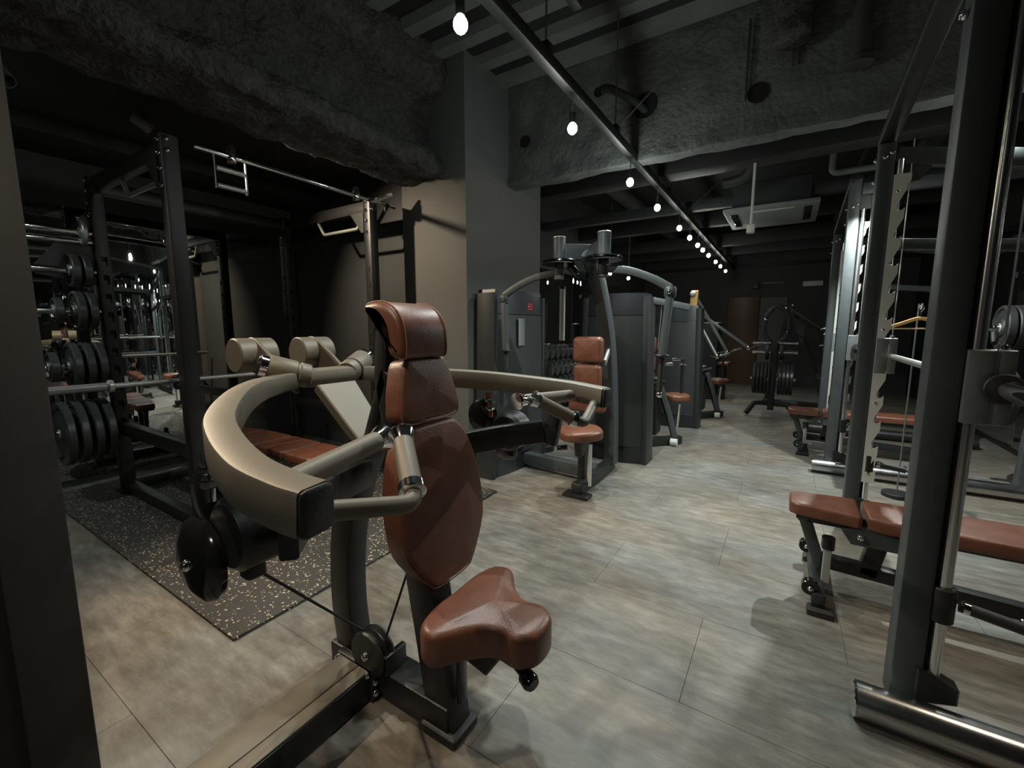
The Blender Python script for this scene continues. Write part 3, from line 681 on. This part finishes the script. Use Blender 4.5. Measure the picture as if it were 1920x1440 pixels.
# ================================================================== SMITH MACHINES (right)
def smith(label, shift, plates):
    t = thing('smith_machine', label, 'smith machine', (.43, 2.6 + shift, 0))
    s_ = V((0, shift, 0)); A = lambda x, y, z: V((x, y, z)) + s_
    for k, (y, sg) in enumerate(((1.76, 1), (3.40, -1))):
        XF = (.397, .42)[k]
        B().beam(A(XF, y, .05), A(XF, y, 2.42 if k == 0 else 2.30), .09, .076, .008, up=(1, 0, 0)).done('post', 'grey', t)
        B().beam(A(XF + .043, y, .06), A(XF + .043, y, 2.2), .03, .012, .003, up=(1, 0, 0)).done('rod_channel', 'black', t)
        # notched catch plate on the inner face
        yp = y + sg * .046
        B().prism(PLATE, A(XF + .10, yp if sg < 0 else yp + .006, .30), (1, 0, 0), (0, 0, 1), .006).done('catch_plate', 'catch', t)
        bolts(t, [(A(XF + .062, yp + sg * .006, z), (0, sg, 0)) for z in (.36, .80, 1.24, 1.62, 2.02)], .9)
        # chrome guide rod, its foot and stop
        yr = y - .025
        B().tube([A(XF + .063, yr, .17), A(XF + .063, yr, 2.2)], .017, 18).done('guide_rod', 'rod', t)
        B().prism([(0, 0), (.10, .03), (.10, .08), (0, .12)], A(XF + .02, yr + .03, .08), (1, 0, 0), (0, 0, 1), .06, .006).done('rod_foot', 'black', t)
        B().cyl(A(XF + .063, yr, .36), A(XF + .063, yr, .47), .03).done('stop_collar', 'black', t)
        pg = B().tube([A(XF + .10, yr, .42), A(XF + .24, yr - .02, .405)], .017, 12).done('stop_peg', 'rubber', t)
        for q in (.105, .225):
            B().cyl(A(XF + q, yr - .0, .42 - (q - .1) * .1), A(XF + q + .02, yr - .003, .418 - (q - .1) * .1), .019).done('peg_ring', 'chrome', pg)
        # carriage
        ca = B().box(A(XF + .039, yr - .03, .98), A(XF + .095, yr + .03, 1.19), .004).box(A(XF + .093, yr - .026, .98), A(XF + .137, yr + .026, 1.19), .004).done('carriage', 'alu', t)
        B().cyl(A(XF + .113, yr, 1.19), A(XF + .113, yr, 1.205), .014).done('cable_stud', 'chrome', ca)
        B().tube([A(XF + .113, yr, 1.2), A(XF + .113, yr, 2.3)], .003, 8).done('cable', 'steel', t)
        o_ = -sg
        B().cyl(A(XF + .113, yr + o_ * .03, 1.085), A(XF + .113, yr + o_ * .05, 1.085), .042).done('sleeve_collar', 'rubber', t)
        B().tube([A(XF + .113, yr + o_ * .05, 1.085), A(XF + .113, yr + o_ * .42, 1.085)], .026, 18).done('bar_sleeve', 'chrome', t)
        # chrome base tube and rear frame
        B().tube([A(.27, y - .085 * (k == 0) - .02, .062), A(1.75, y - .085 * (k == 0) - .02, .062)], .055, 20).done('base_tube', 'basechrome' if k == 0 else 'black', t)
        B().cyl(A(.262, y - .085 * (k == 0) - .02, .062), A(.27, y - .085 * (k == 0) - .02, .062), .056).done('tube_cap', 'chrome', t)
        B().beam(A(1.55, y, .06), A(1.62, y, 2.38 - .38 * k), .08, .08, .008, up=(1, 0, 0)).done('rear_post', 'grey', t)
        B().beam(A(XF + .04, y, 2.36 - .13 * k), A(1.60, y, 2.34 - .36 * k), .06, .09, .006).done('top_side_beam', 'grey', t)
        if k: B().beam(A(XF + .04, y, 1.74), A(1.58, y, 1.62), .05, .06, .006).done('mid_side_beam', 'grey', t)
        B().prism([(0, 0), (.17, -.03), (.12, -.11), (.0, -.12)], A(XF + .04, y - .0, 2.32 - .13 * k), (1, 0, 0), (0, 0, 1), .008).done('gusset', 'grey', t)
        bolts(t, [(A(XF - .043, y - .0, z), (-1, 0, 0)) for z in (2.22, 2.10)] + [(A(XF - .01, y - .046, 2.22), (0, -1, 0)), (A(XF + .02, y - .046, 2.24), (0, -1, 0))], 1.2)
    B().tube([A(.51, 1.78, 1.085), A(.533, 3.36, 1.085)], .015, 14).done('smith_bar', 'steel', t)
    B().beam(A(.397, 1.72, 2.45), A(.42, 3.44, 2.33), .08, .06, .006).done('top_crossbeam', 'black', t)
    B().beam(A(1.62, 1.72, 2.0), A(1.62, 3.44, 1.98), .08, .08, .006).done('rear_crossbeam', 'grey', t)
    B().beam(A(1.58, 1.72, .75), A(1.58, 3.44, .75), .06, .06, .006).done('rear_crossbeam', 'grey', t)
    for k, (y, z) in enumerate(((1.95, .72), (1.95, 1.25))):
        B().tube([A(1.56, y, z), A(1.22, y, z)], .025, 14).done('storage_peg', 'chrome', t)
    for j, (nm, z, r) in enumerate((('lower', .72, .215), ('upper', 1.25, .17))):
        for i in range(2):
            plate('black plate on %s peg of the %s right rack, %s from post' % (nm, plates, ORD[i]), 'plates on the racks at right', A(1.46 - i * .06, 1.95, z), (1, 0, 0), r, .05, 'rubber')
    return t
smith('grey smith rack with chrome guide rod, nearest on the right', 0, 'nearest')
smith('grey smith rack farther along the right side', 2.85, 'farther')

# ================================================================== SELECTORISED MACHINES (left of aisle)
def tower(t, x0, x1, y0, y1, h, face='y', m='shroud'):
    """rounded weight-stack shroud: curved front panel, dark cap, side pillars"""
    cx, cy = (x0 + x1) / 2, (y0 + y1) / 2
    if face == 'y': u, v, w, d = V((1, 0, 0)), V((0, -1, 0)), x1 - x0, y1 - y0; o = V((cx, cy, 0))
    else: u, v, w, d = V((0, 1, 0)), V((1, 0, 0)), y1 - y0, x1 - x0; o = V((cx, cy, 0))
    def shape(k, bul):
        p = []
        for i in range(13):
            q = -1 + i / 6; p.append((q * w / 2 * k, d / 2 * k + bul * (1 - q * q)))
        p += [(w / 2 * k, -d / 2 * k), (-w / 2 * k, -d / 2 * k)]
        return [o + u * a + v * b for a, b in p]
    up = V((0, 0, 1))
    def body(z0, z1, k0, k1, bul):
        return B().rings([[p + up * z0 for p in shape(k0, bul)], [p + up * (z0 * .5 + z1 * .5) for p in shape((k0 + k1) / 2 + .01, bul)], [p + up * z1 for p in shape(k1, bul)]])
    body(.0, .16, .97, .99, .06).done('shroud_foot', 'shroudd', t)
    body(.16, h - .20, .97, .90, .075).done('shroud_panel', m, t)
    body(h - .195, h, .905, .86, .078).done('shroud_cap', 'shroudd', t)
    for s in (-1, 1):
        a = o + u * (s * w / 2 * 1.0); c = o + u * (s * w / 2 * .90)
        B().sweep([a + v * .02, a * .4 + c * .6 + v * .02 + up * h * .55, c + v * .02 + up * (h - .03)], .055, d * .95, .012, up=v).done('side_pillar', m, t)
    return t
def saddle(t, x, y, z, r, m='leather', stem=True):
    sc = [(r * math.cos(a * PI / 8) * (1.0), r * math.sin(a * PI / 8) * (1 - .15 * math.cos(a * PI / 4))) for a in range(16)]
    B().cushion([(p.x, p.y) for p in catmull([(a, b, 0) for a, b in sc], 3, True)], (x, y, z - .035), (1, 0, 0), (0, 1, 0), .07, .028, .008).done('seat', m, t)
# --- pec fly
pf = thing('pec_fly_machine', 'pec fly machine with two overhead swing arms and leather seat', 'gym machine', (-1.3, 3.1, 0))
XP = -1.24
tower(pf, -2.17, -1.98, 2.84, 3.72, 1.56, 'x', 'shroud')
B().box((-1.935, 3.28, 1.40), (-1.915, 3.36, 1.47), .003).done('display_frame', 'gloss', pf)
b = B()
for a_, c_ in (((3.288, 1.41), (3.352, 1.414)), ((3.288, 1.456), (3.352, 1.46)), ((3.288, 1.41), (3.291, 1.46)), ((3.349, 1.41), (3.352, 1.46)), ((3.30, 1.43), (3.325, 1.44))):
    b.box((-1.915, a_[0], a_[1]), (-1.911, c_[0], c_[1]), .0005)
b.done('display_marks', 'display', pf)
B().box((-1.91, 3.12, 1.10), (-1.905, 3.22, 1.33), .001).done('instruction_label', 'alu', pf)
B().beam((XP, 2.86, .06), (XP, 3.60, .06), .085, .08, .006).done('base_beam', 'black', pf)
B().box((XP - .10, 2.82, 0), (XP + .10, 2.93, .022), .005).done('foot_plate', 'black', pf)
B().beam((-2.1, 3.30, .085), (XP, 3.22, .085), .09, .10, .006).done('cross_beam', 'grey', pf)
B().beam((XP - .02, 3.02, .05), (XP - .02, 3.02, .42), .07, .06, .006, up=(1, 0, 0)).done('seat_post', 'black', pf)
B().prism([(-.10, 0), (.12, 0), (.06, -.05), (.03, -.16), (-.03, -.16)], (XP + .02, 2.92, .46), (0, -1, 0), (0, 0, 1), .05, .004).done('seat_bracket', 'black', pf)
B().tube([(XP + .07, 2.93, .08), (XP + .07, 2.93, .40)], .018, 12).done('gas_strut', 'chrome', pf)
B().tube([(XP - .08, 2.86, .37), (XP - .15, 2.83, .36)], .018, 10).done('seat_lever', 'gloss', pf)
saddle(pf, XP + .03, 2.84, .50, .165)
def seatback(t, x, y, z0, cush, n=(0, -1, 0)):
    """stack of cushions facing n; cush = (width, height)"""
    n = V(n); u = V((0, 0, 1)).cross(n).normalized(); z = z0
    for i, (w, h) in enumerate(cush):
        B().cushion(rrect(w, h, .035), V((x, y, z + h / 2)), u, (0, 0, 1), .075, .028, .008).done('headrest' if i == len(cush) - 1 else 'back_cushion', 'leather', t); z += h + .012
seatback(pf, XP - .04, 3.16, .60, ((.30, .16), (.22, .20), (.235, .20)))
B().beam((XP - .04, 3.20, .45), (XP - .04, 3.26, 1.12), .07, .05, .006, up=(1, 0, 0)).done('back_upright', 'black', pf)
B().beam((XP + .06, 3.22, .98), (XP + .02, 3.45, 1.10), .02, .05, .003).done('back_strut', 'steel', pf)
B().sweep(catmull([(XP + .02, 3.56, .08), (XP + .015, 3.53, .60), (XP + .01, 3.42, 1.15), (XP, 3.22, 1.55), (XP, 3.0, 1.80)], 8), .125, .09, .012, up=(1, 0, 0)).done('main_post', 'grey', pf)
for s in (-1, 1):
    hx = XP - .03 + s * .17; hy = 2.92
    B().beam((XP, 3.08, 1.80), (hx, hy, 1.80), .06, .11, .008).done('hub_bracket', 'grey', pf)
    B().cyl((hx, hy, 1.74), (hx, hy, 1.895), .045, 22).done('hub_cylinder', 'grey', pf)
    B().cyl((hx, hy, 1.895), (hx, hy, 1.905), .047, 22).done('hub_cap', 'steel', pf)
    B().cyl((hx, hy, 1.60), (hx, hy, 1.71), .036, 20).done('hub_shaft', 'grey', pf)
    B().lathe([(.05, 0), (.125, .0), (.13, .006), (.118, .014), (.13, .022), (.125, .028), (.05, .028)], (hx, hy, 1.71), (0, 0, 1), 36).done('cam_disc', 'darkchrome', pf)
    ex = XP - .03 + s * .63
    B().sweep(catmull([(hx, hy, 1.655), (hx + s * .18, hy - .01, 1.63), (hx + s * .34, hy - .02, 1.57), (ex, hy - .03, 1.50)], 6), .032, .05, .006).done('swing_arm', 'grey', pf)
    B().beam((ex, hy - .055, 1.475), (ex, hy - .005, 1.475), .07, .08, .02).done('arm_knuckle', 'grey', pf)
    bolts(pf, [((ex, hy - .057, 1.475), (0, -1, 0))], 1.5)
    B().beam((ex, hy - .03, 1.46), (ex - s * .03, hy - .05, 1.06), .045, .045, .006, up=(1, 0, 0)).done('drop_arm', 'grey', pf)
    g = B().tube([(ex - s * .03, hy - .05, 1.07), (ex - s * .035, hy - .055, .84)], .019, 14).done('hand_grip', 'rubber', pf)
    B().cyl((ex - s * .03, hy - .05, 1.065), (ex - s * .03, hy - .05, 1.08), .045).done('grip_flange', 'black', g)
    B().sphere((ex - s * .035, hy - .055, .82), .022).done('grip_end', 'chrome', g)
B().tube([(XP - .14, 2.98, 1.70), (XP - .10, 3.04, 1.64), (XP + .02, 3.0, 1.62)], .03, 10).done('cable_pulley', 'gloss', pf)
B().tube([(-1.93, 3.42, .15), (-1.93, 3.42, 1.38)], .006, 8).done('guide_rod', 'chrome', pf)
# --- chest press and pulldown behind it
cp = thing('chest_press_machine', 'chest press machine with tall dark shroud beside the pec fly', 'gym machine', (-1.3, 4.5, 0))
tower(cp, -1.66, -1.03, 3.90, 4.14, 1.56, 'y')
def press_detail(t, X, Y):
    B().beam((X - .35, Y - .45, .05), (X + .1, Y + .05, .05), .08, .08, .006).done('base_beam', 'black', t)
    B().sweep([(X - .10, Y - .10, .62), (X - .02, Y - .04, .35), (X + .06, Y + .0, .05)], .07, .06, .006).done('front_leg', 'grey', t)
    B().cyl((X + .03, Y - .09, .04), (X + .10, Y - .09, .04), .04).done('foot_roller', 'white', t)
    B().tube([(X + .03, Y + .13, .06), (X + .06, Y + .13, .42)], .022, 14).done('gas_strut', 'chrome', t)
    saddle(t, X + .03, Y + .12, .50, .14)
    B().box((X - .26, Y - .12, .10), (X - .12, Y + .10, .72), .01).done('seat_frame', 'black', t)
    seatback(t, X - .30, Y + .10, .55, ((.22, .2), (.20, .2), (.20, .18)), (1, 0, 0))
    gh = B().tube([(X - .16, Y - .22, .66), (X - .02, Y - .22, .70)], .02, 12).done('hand_grip', 'rubber', t)
    B().cyl((X - .185, Y - .22, .655), (X - .165, Y - .22, .66), .03).done('grip_end', 'chrome', gh)
    for k in range(3):
        B().tube([(X - .08 + k * .06, Y + .02 + k * .05, .86 + (k % 2) * .05), (X - .02 + k * .06, Y + .08 + k * .05, .86 + (k % 2) * .05)], .016, 10).done('handle_end', 'chrome', t)
    B().beam((X + .07, Y + .15, .45), (X + .07, Y + .15, .92), .03, .03, .004, up=(1, 0, 0)).done('handle_post', 'black', t)
press_detail(cp, -1.0, 4.80)
B().beam((-1.06, 4.02, 1.50), (-.82, 4.5, 1.45), .04, .06, .006).done('top_arm', 'grey', cp)
B().tube([(-1.0, 4.2, 1.47), (-1.06, 4.35, 1.05)], .006, 8).done('cable', 'steel', cp)
pd = thing('pulldown_machine', 'pulldown machine with long diagonal levers beyond the chest press', 'gym machine', (-1.1, 6.3, 0))
tower(pd, -1.52, -.88, 5.70, 5.95, 1.52, 'y')
press_detail(pd, -.80, 6.62)
B().beam((-1.12, 6.1, 0), (-1.06, 6.25, 1.74), .09, .09, .008, up=(1, 0, 0)).done('main_post', 'yellow', pd)
for s, (a, c) in enumerate((((-1.08, 6.2, 1.72), (-.66, 6.55, .92)), ((-1.0, 6.6, 1.42), (-.42, 6.75, .98)), ((-1.02, 6.5, 1.30), (-.78, 6.5, .86)))):
    B().tube([a, c], .022, 12).done('lever', 'alu', pd)
    B().sphere(c, .035).done('lever_joint', 'chrome', pd)
    B().tube([V(c), V(c) + V((.16, .05, .06))], .012, 10).done('lever_handle', 'chrome', pd)
B().sphere((-1.08, 6.2, 1.70), .04).done('lever_hub', 'white', pd)
lp = thing('leg_machine', 'dark low machine at the far end beside the brown door', 'gym machine', (-1.0, 8.5, 0))
B().box((-1.45, 8.2, 0), (-.98, 8.7, 1.35), .03).done('body', 'shroudd', lp)
B().box((-.98, 8.3, .02), (-.86, 8.6, .60), .02).done('seat_frame', 'black', lp)
B().box((-.99, 8.25, .60), (-.80, 8.6, .66), .02).done('seat', 'leather', lp)

# --- plate tree and lever machine at the far end
pt = thing('plate_tree', 'black plate tree loaded with plates standing at the end of the aisle', 'plate rack', (-.12, 7.05, 0))
B().beam((-.12, 7.05, .10), (-.12, 7.05, 1.05), .10, .08, .008, up=(1, 0, 0)).done('post', 'black', pt)
for s in (-1, 1):
    B().sweep([(-.12, 7.05, .20), (-.12 + s * .20, 7.0, .19), (-.12 + s * .30, 6.95, .03)], .06, .06, .01).done('foot', 'black', pt)
    B().sweep(catmull([(-.12 + s * .03, 7.05, 1.02), (-.12 + s * .14, 7.05, 1.18), (-.12 + s * .13, 7.05, 1.40), (-.12 + s * .05, 7.05, 1.52), (-.12, 7.05, 1.54)], 5), .06, .06, .01).done('top_hoop', 'black', pt)
    for z in (.55, .92, 1.05):
        B().tube([(-.12 + s * .05, 7.02, z), (-.12 + s * .27, 7.02, z)], .025, 14).done('plate_peg', 'chrome', pt)
    for i in range(4):
        plate('dark weight plate on the low %s peg of the plate tree, %s from the post' % ('left' if s < 0 else 'right', ORD[i]), 'plates on the plate tree', (-.12 + s * (.085 + i * .045), 7.02, .55), (1, 0, 0), .225, .040, 'rimplate')
    plate('small dark plate on the upper %s peg of the plate tree' % ('left' if s < 0 else 'right'), 'plates on the plate tree', (-.12 + s * .085, 7.02, .92), (1, 0, 0), .11, .04, 'rubber')
lv = thing('lever_row_machine', 'black triangular lever machine with chrome handles behind the plate tree', 'gym machine', (.25, 8.0, 0))
B().beam((.02, 8.0, 1.60), (.60, 8.0, .05), .07, .09, .008).done('front_strut', 'black', lv)
B().beam((.02, 8.0, 1.60), (-.20, 8.15, .05), .07, .09, .008).done('rear_strut', 'black', lv)
B().beam((-.25, 8.1, .06), (.70, 8.0, .06), .08, .09, .008).done('base_beam', 'black', lv)
B().beam((.05, 7.9, 1.52), (.42, 7.85, 1.25), .04, .06, .008).done('lever', 'black', lv)
B().prism([(0, 0), (.35, -.25), (.40, -.45), (.1, -.30)], (.05, 7.96, 1.45), (1, 0, 0), (0, 0, 1), .03, .004).done('side_plate', 'black', lv)
for p in ((.42, 7.83, 1.24), (.46, 7.83, 1.16), (.42, 7.83, 1.0)):
    B().tube([V(p), V(p) + V((.07, 0, .01))], .022, 10).done('handle', 'chrome', lv)
bolts(lv, [((-.02, 7.95, 1.55), (0, -1, 0)), ((.06, 7.95, 1.60), (0, -1, 0))], 2.5)

# --- dumbbell rack against the far left mirror
dr = thing('dumbbell_rack', 'black three-tier dumbbell rack against the mirror behind the pec fly', 'rack', (-2.72, 5.5, 0))
for y in (4.80, 6.25):
    B().beam((-2.98 + .12, y, .02), (-2.86, y, 1.0), .06, .08, .006, up=(1, 0, 0)).done('upright', 'black', dr)
    B().beam((-2.98, y, .03), (-2.45, y, .03), .06, .06, .006).done('foot', 'black', dr)
for k, (z, x) in enumerate(((.90, -2.80), (.68, -2.72), (.46, -2.64))):
    for q in (-.07, .07):
        B().beam((x + q, 4.82, z - .055 - q * .3), (x + q, 6.23, z - .055 - q * .3), .03, .02, .003).done('shelf_rail', 'black', dr)
hexp = [(math.cos(a * PI / 3) * .062, math.sin(a * PI / 3) * .062) for a in range(6)]
HEAD = mesh_of(B().lathe([(.045, 0), (.062, .012), (.062, .09), (.045, .10)], (0, 0, 0), (0, 0, 1), 8), 'dumbbell_head', 'plate')
HAND = mesh_of(B().cyl((0, 0, 0), (0, 0, .13), .015, 12), 'dumbbell_handle', 'chrome')
for k, (z, x, nm) in enumerate(((.90, -2.80, 'top'), (.68, -2.72, 'middle'), (.46, -2.64, 'bottom'))):
    for i in range(8):
        y = 4.92 + i * .17
        d = thing('dumbbell', 'black dumbbell on the %s tier of the dumbbell rack, %s from the near end' % (nm, ORD[i]), 'dumbbell', (x, y, z + .02), 'dumbbells on the rack')
        ax = V((1, 0, -.25)).normalized()
        inst('handle', HAND, d, V((x, y, z + .02)) - ax * .065, ax)
        inst('head', HEAD, d, V((x, y, z + .02)) + ax * .05, ax); inst('head', HEAD, d, V((x, y, z + .02)) - ax * .15, ax)
bs = thing('barbell_stand', 'cluster of upright chrome bars beside the pec fly shroud', 'bar stand', (-2.04, 3.84, 0))
B().cyl((-2.04, 3.84, 0), (-2.04, 3.84, .06), .11, 28).done('base', 'black', bs)
for i in range(5):
    a = i * 1.25
    B().tube([(-2.04 + .055 * math.cos(a), 3.84 + .055 * math.sin(a), .05), (-2.04 + .055 * math.cos(a), 3.84 + .055 * math.sin(a), .90 + .03 * (i % 2))], .024, 14).done('bar', 'chrome', bs)
ws = thing('reflection_strip', 'white vertical strip standing in for a bright reflection in the mirror above the dumbbell rack', 'strip', (-3.0, 6.28, 1.05))  # added white box imitates a bright lamp reflection in the mirror
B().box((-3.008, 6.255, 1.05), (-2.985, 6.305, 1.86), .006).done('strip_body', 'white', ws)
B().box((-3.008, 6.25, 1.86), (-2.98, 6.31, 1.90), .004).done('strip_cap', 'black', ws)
sw = thing('wall_switch', 'small white wall controller on the grey column', 'switch', (-2.19, 3.92, 1.27))
B().box((-2.2, 3.885, 1.20), (-2.18, 3.955, 1.345), .006).done('cover', 'white', sw)
B().box((-2.18, 3.905, 1.28), (-2.177, 3.935, 1.32), .002).done('button', 'acgrey', sw)

# ================================================================== FAR WALL
dd = thing('door_1', None, None, (-.85, Y1 - .03, 0)); dd['kind'] = 'structure'
B().box((-1.14, Y1 - .05, .0), (-.53, Y1 - .005, 1.92), .006).done('door_leaf', 'door', dd)
B().box((-.60, Y1 - .09, .92), (-.57, Y1 - .05, 1.06), .006).done('door_handle', 'chrome', dd)
rf = setp(B().box((-.52, Y1 - .03, .0), (-.02, Y1 - .002, 1.90), .004).done('trim_1', 'wall'), kind='structure')
em = thing('emergency_light', 'white rectangular emergency light high on the far wall', 'light fitting', (.38, Y1 - .05, 2.15))
B().box((.22, Y1 - .06, 2.10), (.56, Y1 - .002, 2.20), .008).done('housing', 'white', em)
em2 = thing('wall_lamp', 'small bell-shaped wall lamp high above the brown door', 'lamp', (-.62, Y1 - .1, 2.12))
B().lathe([(.09, 0), (.085, .02), (.05, .10), (.02, .14)], (-.62, Y1 - .1, 2.10), (0, 0, 1), 20).done('shade', 'alu', em2)
B().box((-.64, Y1 - .1, 2.21), (-.60, Y1 - .002, 2.24), .004).done('bracket', 'black', em2)
rl = setp(B().tube([(-.50, Y1 - .06, 2.20), (-.10, Y1 - .06, 2.20)], .012, 10).done('wall_rail', 'alu'), 'thin metal rail on the far wall between the lamp and the emergency light', 'rail')

# ================================================================== coat stand with a wooden hanger behind the right racks
cs = thing('coat_stand', 'thin pale coat stand beyond the right rack carrying a wooden hanger', 'coat stand', (0.780, 4.150, 0))
B().tube([(0.780, 4.150, .02), (0.780, 4.150, 1.42)], .005, 12).done('pole', 'alu', cs)
B().cyl((0.780, 4.150, 0), (0.780, 4.150, .03), .09, 24).done('base', 'black', cs)
B().tube(fillet([(0.780, 4.150, 1.38), (0.780, 4.080, 1.38), (0.780, 4.060, 1.42)], .02), .007, 8).done('hook', 'chrome', cs)
hg = thing('clothes_hanger', 'wooden clothes hanger hanging on the coat stand', 'hanger', (0.780, 4.070, 1.3))
B().sweep(catmull([(0.590, 4.070, 1.245), (0.670, 4.070, 1.275), (0.750, 4.070, 1.31), (0.780, 4.070, 1.315), (0.810, 4.070, 1.31), (0.890, 4.070, 1.275), (0.970, 4.070, 1.245)], 4), .014, .024, .005).done('shoulder_bar', 'wood', hg)
B().tube([(0.610, 4.070, 1.245), (0.950, 4.070, 1.245)], .005, 8).done('trouser_bar', 'wood', hg)
B().tube(catmull([(0.780, 4.070, 1.31), (0.780, 4.070, 1.36), (0.795, 4.070, 1.385), (0.780, 4.070, 1.405), (0.765, 4.070, 1.39)], 4), .003, 8).done('hook', 'chrome', hg)
